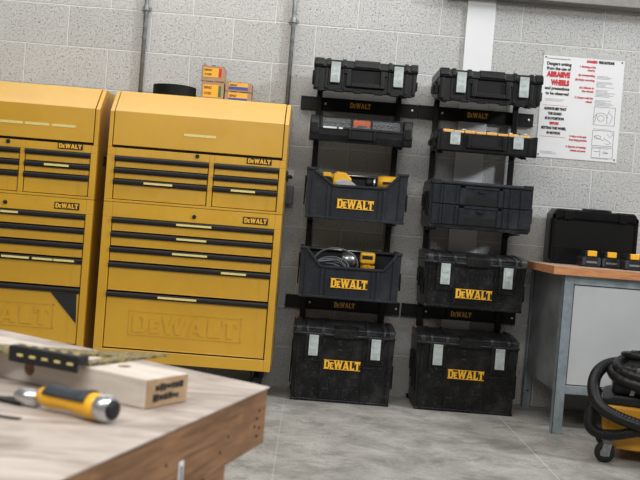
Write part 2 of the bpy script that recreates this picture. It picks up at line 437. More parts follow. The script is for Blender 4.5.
# things on the right chest
def carton(loc, w, d, h, label, band, bandpos):
    t = thing('cardboard_box', label, 'box', loc, group='small cartons on the yellow tool chest')
    MB().box(0, w, 0, d, 0, h).build('carton', 'card', t, bevel=.0015)
    for u in (.06, .45):
        MB().prism([(w * u, h), (w * (u + .16), h), (w * (u + .14), h + .003), (w * (u + .02), h + .003)], 0, .03).build('flap_tab', 'rubber' if band == 'labelr' else 'card', t)
    if bandpos == 'r':
        l = MB().box(w * .08, w * .90, -.001, 0, h * .26, h * .86).build('label', 'labely', t)
        MB().box(w * .76, w * .89, -.0018, -.001, h * .28, h * .84).build('colour_band', band, l)
        text('DEWALT', h * .17, (w * .12, -.0012, h * .66), 'printblack', l, 'printed_text', width=w * .34, bold=.0006)
        text('DT3203', h * .17, (w * .14, -.0012, h * .38), 'printblack', l, 'printed_text', width=w * .30, bold=.0004)
    else:
        l = MB().box(w * .14, w * .86, -.001, 0, h * .20, h * .93).build('label', 'labely', t)
        MB().box(w * .14, w * .86, -.0018, -.001, h * .20, h * .52).build('colour_band', band, l)
        text('DEWALT', h * .26, (w * .18, -.0012, h * .60), 'printblack', l, 'printed_text', width=w * .28, bold=.0006)
    return t
ZT = .942 + .5556
carton((-.795, -.25, ZT), .117, .13, .107, 'cardboard box with yellow label and green band under the red-banded box', 'labelg', 'r')
carton((-.800, -.25, ZT + .1105), .118, .13, .080, 'cardboard box with yellow label and red band, tallest on the yellow chest', 'labelr', 'r')
carton((-.672, -.25, ZT), .138, .12, .064, 'flat cardboard box with blue-banded label, lower of the two on the chest', 'labelb', 'b')
carton((-.672, -.25, ZT + .0675), .138, .12, .047, 'flat cardboard box with blue-banded label lying on top of its twin', 'labelb', 'b')
prof = []
for k in range(9):
    z = k * .0074; prof += [(.108, z), (.111, z + .001), (.111, z + .0055), (.108, z + .0065)]
tag(MB().lathe(prof, 40, (-.932, -.25, ZT + .0005)).build('disc_stack', 'dark'), 'black round stack of discs lying on the right yellow tool chest', 'discs')

# ------------------------------------------------------------------ black wall racks
def rack(x, label):
    """x = centre of the pair of uprights"""
    t = thing('storage_rack', label, 'rack', (x, 0, 0), group='black wall racks')
    for zz, a, b in ((1.532, -.325, .312), (.443, -.325, .305)):
        r = MB().box(a, b, -.020, -.001, zz, zz + .070).box(a, b, -.024, -.02, zz, zz + .008).box(a, b, -.024, -.02, zz + .062, zz + .07).build('rail', 'rack', t, bevel=.001)
        letters(MB(), 'DEWALT', -.055, zz + .021, .112, .029, -.0445, -.0435).build('rail_lettering', 'raillogo', r)
        MB().box(-.075, .075, -.0435, -.020, zz + .006, zz + .064).build('name_plate', 'rack', r)
        for bx in (-.190, .285):
            MB().lathe([(.0065, 0), (.0065, -.003), (.003, -.005)], 12, (bx, -.024, zz + .036), 'y').build('screw', 'bolt', r)
    for s in (-.225, .207):
        MB().box(s - .015, s + .015, -.045, -.025, .02, 1.70).build('upright', 'rack', t, bevel=.002)
        for zz, rise in ((1.595, .052), (1.333, .040), (.941, 0), (.536, 0)):
            MB().prism([(-.045, zz - .030 + rise), (-.045, zz - .001 + rise), (-.33, zz - .001 + (.004 if rise else 0)), (-.33, zz - .008), (-.10, zz - .014 + rise)], s - .013, s + .013, 'x').build('support_arm', 'rack', t, bevel=.001)
    MB().box(-.262, -.20, -.052, -.01, 0, .02).build('foot', 'rack', t, bevel=.003)
    MB().box(.19, .23, -.052, -.01, 0, .02).build('foot', 'rack', t, bevel=.003)
    return t
XA, XB = .0475, .6875
rack(XA, 'black steel wall rack carrying the left column of tool boxes')
rack(XB, 'black steel wall rack carrying the right column of tool boxes')

def logo_plate(par, zc, w=.190, h=.048, y=-.012):
    p = MB().box(-w / 2, w / 2, y, y + .004, zc - h / 2, zc + h / 2).build('logo_plate', 'printblack', par)
    mb = MB().box(-w / 2, w / 2, y - .0015, y, zc + h * .44, zc + h / 2).box(-w / 2, w / 2, y - .0015, y, zc - h / 2, zc - h * .44)
    letters(mb, 'DEWALT', -w * .485, zc - h * .46, w * .97, h * .92, y - .002, y, .05)
    mb.build('logo_lettering', 'logo', p)
def latch(par, xc, z0, z1, y=-.018, w=.048):
    l = MB().prism([(y + .004, z0), (y - .006, z0), (y - .007, z0 + .01), (y - .003, z1 - .02), (y - .006, z1), (y + .004, z1)], xc - w / 2, xc + w / 2, 'x').build('latch', 'latch', par, bevel=.0015)
    mb = MB()
    for k in range(4): mb.box(xc - w * .32, xc + w * .32, y - .0082, y - .005, z0 + .012 + k * .007, z0 + .0145 + k * .007)
    mb.box(xc - w * .34, xc + w * .34, y - .0068, y - .005, z0 + .010, z0 + .038)
    mb.build('grip_ridge', 'latch', l)
    MB().box(xc - w * .3, xc + w * .3, y - .0065, y - .003, z1 - .045, z1 - .02).build('finger_pad', 'latch', l)
    return l
def side_details(par, W, D, h, mat='rack'):
    """hinges and folding side handles seen on the left flank"""
    for s in (-1, 1):
        x = s * W / 2
        a, b = sorted((x, x + s * .007))
        mb = MB()
        for (y0, y1, z0, z1) in ((.02, .05, .25, .6), (.09, .12, .30, .85), (.19, .22, .40, .85), (.255, .29, .5, .8)):
            mb.box(a, b, y0 * D / .32, y1 * D / .32, z0 * h, z1 * h)
        mb.box(a, b, .10 * D / .32, .21 * D / .32, h * .72, h * .80)
        mb.build('side_handle', mat, par, bevel=.002)
def big_box(loc, W, D, h, label, mats=('tub', 'lidtop'), orange=True):
    t = thing('tool_box', label, 'tool box', loc)
    hw = W / 2; zl = h - .062
    mb = MB()
    # tub, slightly narrower at the foot
    prof = [(-hw + .012, 0), (hw - .012, 0), (hw - .002, zl), (-hw + .002, zl)]
    mb.prism(prof, .004, D)
    for x in (-.235, -.110, .105, .235):    # moulded uprights on the front
        mb.box(x - .004, x + .004, -.004, .004, .012, zl)
    for xc in (-.155, .165): mb.box(xc - .043, xc - .027, -.014, .004, zl - .125, zl).box(xc + .027, xc + .043, -.014, .004, zl - .125, zl).box(xc - .043, xc + .043, -.006, .004, zl - .14, zl)
    mb.box(-hw + .01, hw - .01, -.002, .004, 0, .014)
    for xx in (-hw + .03, hw - .05): mb.box(xx, xx + .02, -.001, .03, -.0, .01)
    body = mb.build('body', mats[0], t, bevel=.003)
    mb = MB()
    # worn lip, recessed band, then the top slab rising to the back
    mb.box(-hw, hw, -.017, D, zl, zl + .010)
    mb.box(-hw + .004, hw - .004, -.002, D - .002, zl + .010, zl + .030)
    mb.prism([(-.009, zl + .028), (-.010, zl + .036), (.03, zl + .042), (.15, zl + .052), (D - .03, zl + .056), (D, zl + .045), (D, zl + .028)], -hw + .001, hw - .001, 'x')
    for xc, w in ((-.235, .030), (-.190, .014), (-.110, .018), (.120, .018), (.205, .014), (.243, .030)):
        mb.prism([(-.018, zl + .002), (-.019, zl + .030), (-.010, zl + .041), (.03, zl + .047), (.15, zl + .058), (D - .03, zl + .061), (D - .03, zl + .05), (.15, zl + .05), (0, zl)], xc - w / 2, xc + w / 2, 'x')
    MB().prism([(-.019, zl - .008), (-.020, zl + .034), (.0, zl + .044), (.045, zl + .049), (.045, zl + .03), (-.0175, zl - .008)], -.050, .070, 'x').build('front_grip', mats[0], t, bevel=.003)
    lid = mb.build('lid', mats[1], t, bevel=.003)
    MB().box(-hw + .004, hw - .004, -.010, .002, zl - .006, zl).build('under_lid_shade', 'dark', t)  # dark strip imitating the shaded recess below the lid
    for xc in (-.155, .165): latch(t, xc, zl - .108, zl - .002)
    for xx in (-hw + .006, hw - .036):
        if orange: MB().box(xx, xx + .030, D - .075, D - .045, zl + .054, zl + .060).build('corner_clip', 'orangeclip', t, bevel=.002)
    logo_plate(t, zl - .150, y=-.002)
    side_details(t, W - .01, D, zl)
    return t
big_box((XA, -.345, 0), .530, .285, .408, 'large black latched tool box on the floor beside the yellow cabinet')
big_box((XB, -.345, 0), .530, .285, .408, 'large black latched tool box on the floor nearest the steel bench')
# the medium one hangs on the rack; its logo sits a little lower from the lid
big_box((XB, -.375, .537), .525, .320, .290, 'medium black latched tool box below the two-drawer box on right rack', orange=False)

def slim_case(loc, label, mat='black'):
    """shallow case with two latches and a U handle"""
    t = thing('tool_case', label, 'tool case', loc)
    W, D, h = .526, .32, .158; hw = W / 2
    mb = MB()
    mb.prism([(-hw + .014, 0), (hw - .014, 0), (hw - .004, .012), (hw, .112), (-hw, .112), (-hw + .004, .012)], .006, .040)
    mb.prism([(.040, .002), (.040, .112), (D, .112), (D, .056), (D - .012, .050)], -hw + .002, hw - .002, 'x')
    for x0, x1 in ((-.255, -.235), (-.205, -.188), (-.120, -.105), (.115, .13), (.20, .218), (.24, .258)): mb.box(x0, x1, -.003, .006, .006, .112)
    for xx in (-.24, -.15, -.06, .05, .13, .20): mb.box(xx, xx + .045, .004, .03, -.006, .01)
    mb.build('body', mat, t, bevel=.003)
    mb = MB().prism([(-.004, .1125), (-.008, .118), (-.006, .142), (.010, .156), (D - .01, .158), (D, .15), (D, .1125)], -hw - .002, hw + .002, 'x')
    for x0, x1 in ((-.262, -.215), (-.202, -.180), (-.122, -.100), (-.06, .07), (.112, .132), (.198, .216), (.228, .264)):
        mb.prism([(-.008, .120), (-.012, .124), (-.010, .148), (.012, .162), (.06, .163), (.06, .15)], x0, x1, 'x')
    mb.build('lid', mat, t, bevel=.0025)
    for xc in (-.154, .166): latch(t, xc, .037, .140, w=.047)
    MB().box(-.085, .088, .001, .006, .030, .108).build('handle_recess_shade', 'dark', t)  # shallow plate; the shade of a deep recess is in its dark colour
    MB().box(-.098, -.072, -.016, .006, .022, .110).box(.075, .100, -.016, .006, .022, .110).box(-.072, .075, -.016, -.002, .022, .044).box(-.11, -.07, -.010, .006, .085, .112).box(.073, .11, -.010, .006, .085, .112).build('carry_handle', mat, t, bevel=.004)
    side_details(t, W, D, h * .8)
    return t
slim_case((XA, -.375, 1.596), 'slim black case with grey latches on top of the left rack')
slim_case((XB, -.375, 1.596), 'slim black case with grey latches on top of right rack beside poster')

# organiser with a see-through lid and a red bin (left rack, second)
t = thing('parts_organiser', 'black parts organiser with smoked clear lid and red bin on left rack', 'organiser', (XA, -.375, 1.334))
mb = MB().prism([(.0, 0), (-.004, .035), (-.004, .070), (.32, .070), (.32, .040), (.02, .002)], -.245, .245, 'x')
for k in range(16): mb.box(-.20 + k * .024, -.192 + k * .024, -.0055, 0, .012, .022)
mb.build('base', 'black', t, bevel=.003)
MB().box(-.243, .243, -.012, .003, .066, .078).build('front_ledge', 'drawerbox', t, bevel=.002)
for k, (a, b) in enumerate(((-.20, -.125), (-.12, -.05), (.055, .12), (.125, .19))):
    MB().box(a, b, .012, .14, .070, .105).build('inner_bin', 'drawerbox', t, bevel=.003)
rb = MB().box(-.043, .045, .006, .12, .079, .118).build('red_bin', 'redbin', t, bevel=.003)
MB().box(-.020, .025, .0045, .006, .083, .092).build('bin_slot', 'dark', rb)
MB().prism([(-.002, .0785), (.020, .124), (.30, .124), (.30, .118), (.026, .118), (.005, .0785)], -.205, .205, 'x').build('clear_lid', 'clear', t)
mb = MB()
for a, b in ((-.212, -.198), (-.055, -.045), (.047, .057), (.198, .212)):
    mb.prism([(-.006, .0785), (.016, .130), (.31, .130), (.31, .120), (.03, .120), (.006, .0785)], a, b, 'x')
mb.box(-.212, .212, .02, .035, .124, .131)
mb.build('lid_frame', 'black', t, bevel=.002)
for s in (-1, 1):
    a, b = sorted((s * .214, s * .262))
    l = MB().prism([(-.016, .004), (-.018, .05), (-.012, .105), (.012, .132), (.30, .132), (.30, .042), (.02, .003), (0, 0)], a, b, 'x').build('end_cap', 'black', t, bevel=.006)
    a, b = sorted((s * .222, s * .255))
    MB().box(a, b, -.024, -.012, .035, .090).build('end_latch', 'black', l, bevel=.004)
MB().box(-.065, .075, -.02, -.012, .018, .060).box(-.065, -.050, -.026, -.012, .018, .072).box(.060, .075, -.026, -.012, .018, .072).build('carry_handle', 'black', t, bevel=.003)
for a_, b_ in ((-.195, -.125), (-.115, -.095)): MB().box(a_, b_, -.0135, -.012, .067, .076).build('paper_label', 'whitetrim', t)

# shallow organiser with yellow lid (right rack, second)
t = thing('parts_organiser', 'shallow black organiser with yellow bins in its lid on right rack', 'organiser', (XB, -.375, 1.334))
mb = MB().prism([(0, .002), (-.004, .010), (-.004, .098), (.31, .098), (.31, .042), (.02, .003), (.01, 0)], -.250, .262, 'x')
for x0, x1 in ((-.235, -.215), (-.118, -.108), (.110, .120), (.215, .232)): mb.box(x0, x1, -.008, 0, .006, .095)
mb.build('base', 'black', t, bevel=.003)
mb = MB()
for k in range(8):
    mb.box(-.222 + k * .056, -.170 + k * .056, .008, .060, .0985, .114 - (k % 2) * .003)
mb.build('yellow_bins', 'amberbin', t, bevel=.003)
for k, dx in enumerate((-.19, -.125, .0, .115, .155, .19)):
    MB().box(dx, dx + .018, .010, .035, .1145, .119).build('small_fitting', 'whitetrim' if k % 2 else 'dark', t, bevel=.001)
mb = MB().box(-.250, .262, .07, .31, .0985, .108).box(-.250, -.226, -.004, .07, .0985, .112).box(.238, .262, -.004, .07, .0985, .104)
mb.build('lid', 'black', t, bevel=.002)
for xc in (-.160, .163): latch(t, xc, .036, .104, y=-.008, w=.050)
MB().box(-.088, .09, -.006, -.003, .024, .085).build('handle_recess_shade', 'dark', t)  # dark plate, recess shade put into the colour
MB().box(-.100, -.080, -.020, -.004, .022, .090).box(.080, .100, -.020, -.004, .022, .090).box(-.080, .080, -.020, -.006, .022, .042).build('carry_handle', 'black', t, bevel=.004)
for k, zz in enumerate((.02, .06)):
    MB().lathe([(.016, -.006), (.021, -.002), (.021, .010), (.016, .014)], 14, (-.258, .05, zz + .008), 'x').build('corner_bumper', 'rubber', t)
side_details(t, .512, .30, .09)

# two-drawer box (right rack, third)
t = thing('drawer_box', 'dark grey two-drawer tool box on the right rack', 'drawer box', (XB, -.375, .942))
W, D, h = .528, .32, .245
mb = MB().prism([(-.252, 0), (.252, 0), (.264, .02), (.264, .225), (-.264, .225), (-.264, .02)], .006, D)
mb.prism([(-.002, .2255), (-.004, .236), (.004, .245), (D, .245), (D, .2255)], -.262, .262, 'x')
for x0, x1 in ((-.262, -.212), (.212, .262)): mb.box(x0, x1, -.004, .02, .225, .248)
mb.build('housing', 'drawerbox', t, bevel=.003)
for z0, z1 in ((.126, .222), (.022, .120)):
    d = MB().box(-.250, .250, -.002, .012, z0, z1).build('drawer', 'drawerbox', t, bevel=.002)
    mb = MB()
    for x in (-.205, -.190, -.125, .120, .150, .205): mb.box(x - .005, x + .005, -.008, -.001, z0, z1)
    mb.box(-.112, .106, -.008, -.001, z1 - .012, z1).box(-.112, -.085, -.008, -.001, z0, z1).box(.085, .106, -.008, -.001, z0, z1)
    mb.build('drawer_rib', 'drawerbox', d, bevel=.0015)
    MB().box(-.085, .085, -.0035, -.0018, z0 + .006, z0 + .040).build('pull_recess_shade', 'dark', d)  # near-black plate painting the shade inside the drawer pull
    MB().lathe([(.0095, 0), (.0095, -.006), (.007, -.009)], 20, (0, -.002, z1 - .026), 'y').build('push_button', 'dark', d).scale = (2.0, 1, 1)
side_details(t, W, D, .22)
mb = MB()
for xx in (-.24, -.08, .05, .20): mb.box(xx, xx + .05, -.001, .03, .0, .010)
mb.build('foot_rail', 'black', t)

# totes
def tote(loc, label, cut):
    t = thing('tool_tote', label, 'tool tote', loc)
    h = .254; W, D = .518, .32; hw = W / 2
    (xa, za), (xb, zb), (xc, zc), (xd, zd) = cut
    front = [(-hw + .008, 0), (hw - .008, 0), (hw, h), (xd, h), (xd, zd), (xc, zc), (xb, zb), (xa, za), (xa, h), (-hw, h)]
    mb = MB().prism(front, 0, .012)
    mb.prism([(-hw + .008, 0), (hw - .008, 0), (hw, h - .004), (-hw, h - .004)], D - .012, D)
    for s in (-1, 1):
        q = [(s * (hw - .008), 0), (s * hw, h), (s * (hw - .012), h), (s * (hw - .020), 0)]
        mb.prism(q, .012, D - .012)
    mb.box(-hw + .02, hw - .02, .012, D - .012, 0, .012)
    mb.build('bucket', 'tote', t, bevel=.002)
    mb = MB()
    for x, w in ((-.226, .008), (-.140, .014), (-.120, .006), (.118, .006), (.145, .014), (.222, .008)):
        top = h - .004 if abs(x) > .2 else min(zb, zc) - .008
        mb.box(x - w / 2, x + w / 2, -.006, .0, .010, top)
    mb.box(-hw + .004, hw - .004, -.007, 0, 0, .012)
    mb.build('rib', 'tote', t, bevel=.002)
    # thick rim following the cut-out
    mb = MB(); pts = [(xa - .004, h), (xa, za), (xb, zb), (xc, zc), (xd, zd), (xd + .004, h)]
    for (p, q) in zip(pts[1:-1], pts[2:-1]):
        d = Vector((q[0] - p[0], q[1] - p[1])); n = Vector((d.y, -d.x)).normalized() * .013
        e = d.normalized() * .003
        mb.prism([(p[0] - e.x, p[1] - e.y), (q[0] + e.x, q[1] + e.y), (q[0] + e.x + n.x, q[1] + e.y + n.y), (p[0] - e.x + n.x, p[1] - e.y + n.y)], -.012, .014)
    mb.box(-hw - .003, xa + .002, -.010, .014, h - .010, h + .003).box(xd - .002, hw + .003, -.010, .014, h - .010, h + .003)
    mb.box(-hw - .003, -hw + .014, .014, D, h - .002, h + .004).box(hw - .014, hw + .003, .014, D, h - .002, h + .004)
    mb.build('rim', 'tote', t, bevel=.003)
    MB().tube([(-hw + .012, .285, h - .012), (hw - .012, .285, h - .012)], .006, 10).build('rim_highlight', 'silver', t, smooth=True)  # silver tube standing in for the highlight along the back rim
    logo_plate(t, .082, y=-.007)
    side_details(t, W, D, h)
    return t
tote((XA, -.375, .942), 'open charcoal tool tote with a drill inside, below the parts organiser',
     ((-.212, .245), (-.118, .178), (.150, .182), (.205, .245)))
tote((XA, -.375, .537), 'open charcoal tool tote full of coiled cable, above the large floor box',
     ((-.216, .246), (-.150, .168), (.168, .168), (.225, .244)))

# --- tools in the upper tote
def gear(name, label, cat, loc, rz=0): return thing(name, label, cat, loc, rz)
t = gear('cordless_drill', 'yellow cordless drill with black chuck in the upper charcoal tote', 'drill', (XA + .165, -.27, .9555), 0)
MB().box(-.035, .045, -.04, .04, 0, .045).build('battery', 'rubber', t, bevel=.008)
MB().prism([(-.022, .045), (.022, .045), (.026, .15), (-.014, .15)], -.018, .018).build('grip', 'rubber', t, bevel=.008, seg=3)
h_ = MB().lathe([(.022, -.055), (.034, -.05), (.037, -.02), (.037, .035), (.032, .058), (.020, .066)], 24, (0, 0, .195), 'x').build('motor_housing', 'yellow', t, smooth=True)
mb = MB()
for k in range(4): mb.box(.036 + k * .006, .039 + k * .006, -.0405, .0, .178, .214)
mb.box(-.03, .03, -.041, -.03, .188, .200)
mb.build('vent_band', 'rubber', h_)
ck = MB().lathe([(.026, -.062), (.030, -.066), (.030, -.080), (.024, -.085), (.024, -.108), (.012, -.118)], 20, (0, 0, .190), 'x').build('chuck', 'rubber', t, smooth=False)
MB().lathe([(.0305, -.068), (.0312, -.070), (.0312, -.074), (.0305, -.076)], 20, (0, 0, .190), 'x').build('chuck_ring', 'silver', ck)

t = gear('circular_saw', 'yellow cordless saw with silver guard at the left of the upper tote', 'saw', (XA - .075, -.27, .9555), 0)
MB().box(-.045, .045, -.035, .035, 0, .06).build('battery', 'rubber', t, bevel=.008)
MB().prism([(-.04, .06), (.03, .06), (.045, .14), (-.02, .15)], -.025, .025).build('grip', 'rubber', t, bevel=.008)
MB().prism([(-.045, .155), (.010, .15), (.045, .175), (.052, .200), (.020, .232), (-.030, .236), (-.05, .215)], -.030, .030).build('motor_housing', 'yellow', t, bevel=.010, seg=3)
MB().box(-.10, -.058, -.02, .02, .205, .228).box(-.062, -.045, -.012, .012, .200, .222).build('front_cap', 'yellow', t, bevel=.004)
MB().prism([(-.045, .130), (.105, .130), (.085, .162), (.050, .188), (.0, .196), (-.035, .180)], -.052, -.034).build('blade_guard', 'silver', t, bevel=.004)
tag(MB().prism([(-.196, .208), (-.184, .222), (-.132, .180), (-.140, .170)], 0, .010).build('folding_rule', 'yellow'), 'yellow rule tucked along the left inner edge of upper tote', 'rule')
o = bpy.data.objects['folding_rule']; o.location = (XA, -.362, .9405)

# --- tools in the lower tote
t = gear('angle_grinder', 'yellow angle grinder with silver gear head in the lower tote', 'grinder', (XA + .035, -.205, .5505), 0)
MB().lathe([(.030, -.11), (.034, -.10), (.034, .0), (.030, .05), (.033, .075), (.038, .088)], 20, (0, 0, 0), 'z').build('body_shell', 'yellow', t, smooth=True)
g = [o for o in t.children]
for o in g: o.location = (.055, 0, .115)
MB().box(.020, .098, -.045, .040, .170, .232).build('rear_housing', 'yellow', t, bevel=.012, seg=3)
MB().box(.03, .085, -.0465, -.044, .195, .215).build('rating_plate', 'rubber', t)
MB().lathe([(.020, -.05), (.034, -.045), (.038, -.02), (.036, .012), (.022, .026)], 20, (-.03, -.02, .188), 'x').build('gear_head', 'silver', t, smooth=True)
MB().box(.062, .100, -.045, .0, .130, .165).build('trigger_switch', 'yellow', t, bevel=.006)
def loop(cx, cy, cz, rx, rz_, tilt, n=36, ph=0, a0=0, a1=2 * PI, wob=.004):
    out = []
    for i in range(n):
        a = a0 + (a1 - a0) * i / (n - 1) + ph
        out.append((cx + rx * math.cos(a), cy + tilt * math.sin(a) + wob * math.sin(3 * a + ph), cz + rz_ * math.sin(a)))
    return out
path = []
for k in range(6):
    path += loop(-.115 + .012 * (k % 3), .072 + .006 * (k % 4), .140 + .004 * k, .080 + .006 * (k % 2), .036 + .007 * (k % 3),   .026 - .006 * (k % 3), 26, .2 * k)
path += loop(-.075, .07, .175, .115, .082, -.015, 26, 0, PI, 0)
path += [(.035, .075, .165), (.040, .085, .10)]
t2 = tag(MB().tube(path, .0048, 8).build('power_cable', 'cable', smooth=True), 'grey power cable coiled in the lower charcoal tote', 'cable')
t2.location = (XA, -.375, .537)

# ------------------------------------------------------------------ poster
t = thing('safety_poster', 'white abrasive wheels safety poster screwed to the block wall', 'poster', (1.032, -.0035, 1.376))
PW, PH = .447, .584
MB().box(0, PW, 0, .0035, 0, PH).build('sheet', 'whitetrim', t)
MB().box(.0, PW, -.0015, 0, PH - .024, PH).build('top_strip', 'strip', t)
def P(body, x, z, size, mat, w=None, al='LEFT', bold=.0012, name='printed_text'):
    return text(body, size, (x, -.0010, z), mat, t, name, width=w, align=al, bold=bold)
P('The Abrasive Wheels Regulations 1970', .020, PH - .044, .008, 'printblack', .125, bold=0)
P('Dangers arising', .020, PH - .077, .024, 'printblack', .135, bold=.0009)
P('from the use of', .022, PH - .103, .024, 'printblack', .133, bold=.0009)
P('ABRASIVE', .026, PH - .140, .038, 'printred', .130, bold=.0030)
P('WHEELS', .052, PH - .184, .038, 'printred', .102, bold=.0030)
P('and precautions', .020, PH - .211, .023, 'printblack', .135, bold=.0009)
P('to be observed', .026, PH - .239, .023, 'printblack', .127, bold=.0009)
for i, (s, w, c, mt) in enumerate((('ALWAYS SEE THAT', .125, 0, 'printblack'), ('THE GUARD', .076, 0, 'printblack'), ('IS IN POSITION', .104, 0, 'printblack'),
                                  ('BEFORE', .050, 0, 'printred'), ('SETTING THE WHEEL', .138, 0, 'printblack'), ('IN MOTION', .074, 0, 'printblack'))):
    P(s, .086, PH - .322 - i * .0265, .019, mt, w, 'CENTER', .0012)
for z_ in (.298, .470): MB().box(.015, .153, -.0008, 0, PH - z_, PH - z_ + .0015).build('red_rule', 'printred', t)
P('DANGERS', .238, PH - .050, .019, 'printred', .058, bold=.0013)
P('PRECAUTIONS', .305, PH - .050, .019, 'printblack', .085, bold=.0013)
for s, x, z, w in (('1. Bursting of the', .200, .078, .088), ('wheel by', .246, .096, .042), ('(a) overspeeding', .198, .124, .090), ('(b) faulty mounting', .182, .150, .106),
                   ('(c) defects in', .208, .192, .080), ('the wheels', .224, .211, .064), ('2. Contact with the', .186, .248, .102), ('wheel', .250, .268, .034),
                   ('3. Injury to the eyes', .176, .462, .094), ('from flying particles', .176, .482, .098), ('4. Injuries of rotating', .160, .520, .112), ('wheels and parts', .186, .540, .086)):
    P(s, x, PH - z, .0155, 'printred', w, bold=.0006)
mb = MB()
random.seed(3)
for grp, n in ((.118, 3), (.150, 5), (.195, 6), (.250, 5)):
    for k in range(n): mb.box(.300, .300 + .05 + random.random() * .06, -.0007, 0, PH - grp - k * .0068 - .0018, PH - grp - k * .0068)
for k in range(3): mb.box(.022, .09 + random.random() * .03, -.0007, 0, .020 + k * .006, .0215 + k * .006)
for k in range(3): mb.box(.024, .11 + random.random() * .03, -.0007, 0, PH - .262 - k * .006, PH - .2608 - k * .006)
for zz in (.176, .070, .002 + .012): mb.box(.305, .400, -.0007, 0, zz, zz + .0015)
mb.build('small_print', 'galv', t)
def sketch(x0, z0, w, h, strokes, dark=False):
    mb = MB()
    for a, b, c, d in ((x0, x0 + w, z0, z0 + .0015), (x0, x0 + w, z0 + h - .0015, z0 + h), (x0, x0 + .0015, z0, z0 + h), (x0 + w - .0015, x0 + w, z0, z0 + h)):
        mb.box(a, b, -.0008, 0, c, d)
    for s in strokes:
        mb.tube([(x0 + u * w, -.0004, z0 + v * h) for u, v in s], .0008, 5)
    mb.build('diagram', 'printblack', t)
arc = lambda cx, cy, r, a, b, k=1.0, n=12: [(cx + r * math.cos(a + (b - a) * i / n), cy + k * r * math.sin(a + (b - a) * i / n)) for i in range(n + 1)]
sketch(.300, .198, .118, .100, [arc(.35, .38, .30, 0, PI), arc(.35, .38, .16, 0, 2 * PI), [(.65, .1), (.62, .5), (.72, .85)], [(.75, .1), (.9, .5), (.72, .7)], [(.05, .1), (.15, .6)]])
sketch(.302, .085, .118, .085, [arc(.25, .55, .16, 0, 2 * PI, .7), [(.1, .6), (.5, .35), (.6, .5)], [(.55, .5), (.75, .35), (.9, .2)], [(.7, .8), (.8, .6), (.95, .75), (.9, .9)], [(.6, .2), (.72, .1), (.85, .2)]])
sketch(.304, .018, .118, .060, [[(.4, .15), (.4, .85)], [(.1, .6), (.38, .6)], [(.55, .4), (.8, .5), (.55, .65)], [(.5, .5), (.8, .5)]])
for x, z in ((.012, PH - .036), (PW - .014, PH - .036), (.012, .014), (PW - .014, .014)):
    MB().lathe([(.0045, 0), (.0045, -.002), (.002, -.003)], 10, (x, 0, z), 'y').build('screw', 'rubber', t)

# ------------------------------------------------------------------ steel bench
t = thing('steel_workbench', 'blue-grey steel bench with orange wood top against the wall', 'workbench', (0, 0, 0))
BX0, BX1 = 1.055, 2.6
MB().box(1.0, BX1, -.715, -.03, .7665, .803).build('worktop', 'woodtop', t, bevel=.002)
MB().box(.998, BX1, -.719, -.7155, .7655, .8035).box(.9965, .9998, -.715, -.03, .7655, .8035).build('top_edging', 'orangewood', t)
for x0 in (1.058, BX1 - .06):
    for y0, s in ((-.69, 1), (-.035, -1)):
        mb = MB()
        a, b = sorted((y0, y0 + s * .045)); c, d = sorted((y0, y0 + s * .004))
        mb.box(x0, x0 + .048, c, d, 0, .766).box(x0, x0 + .004, a, b, 0, .766)
        l = mb.build('leg', 'bluesteel', t, bevel=.001)
        if s < 0:
            mb = MB()
            for zz in (.03, .08, .13): mb.cyl((x0 - .0008, -.055, zz), (x0 + .0045, -.055, zz), .005, 10)
            mb.cyl((x0 + .03, -.040, .09), (x0 + .03, -.032, .09), .005, 10)
            mb.build('bolt_hole', 'dark', l)
MB().box(1.106, BX1 - .06, -.688, -.65, .722, .766).build('top_rail', 'bluesteel', t, bevel=.002)
MB().box(1.106, BX1 - .06, -.688, -.66, .195, .236).build('bottom_rail', 'bluesteel', t, bevel=.002)
MB().box(1.112, BX1 - .06, -.680, -.674, .240, .718).build('front_panel', 'panel', t, bevel=.002)
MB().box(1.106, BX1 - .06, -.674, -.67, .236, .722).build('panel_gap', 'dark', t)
MB().box(1.064, 1.070, -.64, -.08, .20, .766).box(1.0645, 1.066, -.66, -.64, .2, .766).build('side_panel', 'sidesteel', t, bevel=.001)
MB().box(1.075, BX1 - .065, -.66, -.05, .2, .215).build('lower_shelf', 'sidesteel', t)
MB().box(1.075, BX1 - .065, -.055, -.05, .215, .76).build('back_panel', 'sidesteel', t)

# upright carry case
t = thing('carry_case', 'black plastic carry case standing upright on the steel bench', 'case', (1.105, -.21, .8036))
W, h = .455, .292
out = [(.006, 0), (W - .006, 0), (W, .01), (W - .002, h - .03), (W - .02, h), (.34, h), (.33, h - .014), (.16, h - .014), (.15, h), (.022, h), (0, h - .03), (0, .01)]
MB().prism(out, .012, .15).build('shell', 'case', t, bevel=.006, seg=3)
mb = MB().box(0, .016, 0, .012, .004, h - .03).box(W - .016, W, 0, .012, .004, h - .03).box(.016, W - .016, 0, .012, .004, .018)
mb.prism([(.0, h - .06), (.05, h - .045), (.16, h - .05), (.33, h - .05), (.42, h - .045), (W, h - .06), (W, h - .03), (W - .02, h - .006), (.022, h - .006), (0, h - .03)], 0, .012)
mb.build('front_frame', 'case', t, bevel=.003)
MB().box(.017, W - .017, .006, .0115, .085, h - .062).build('front_panel', 'bandpanel', t)
MB().box(.017, W - .017, .002, .0115, .019, .083).build('lower_band', 'case', t, bevel=.002)
MB().tube([(.165, .06, h - .018), (.17, .06, h + .002), (.32, .06, h + .002), (.325, .06, h - .018)], .009, 8).build('carry_handle', 'case', t, smooth=True)
for xx in (.08, .37): MB().box(xx - .022, xx + .022, -.006, .006, h - .055, h - .008).build('case_latch', 'case', t, bevel=.003)
MB().tube([(.003, .03, .02), (-.004, .03, .03), (-.004, .03, h - .06), (.003, .03, h - .05)], .004, 8).build('hinge_rod', 'rubber', t)

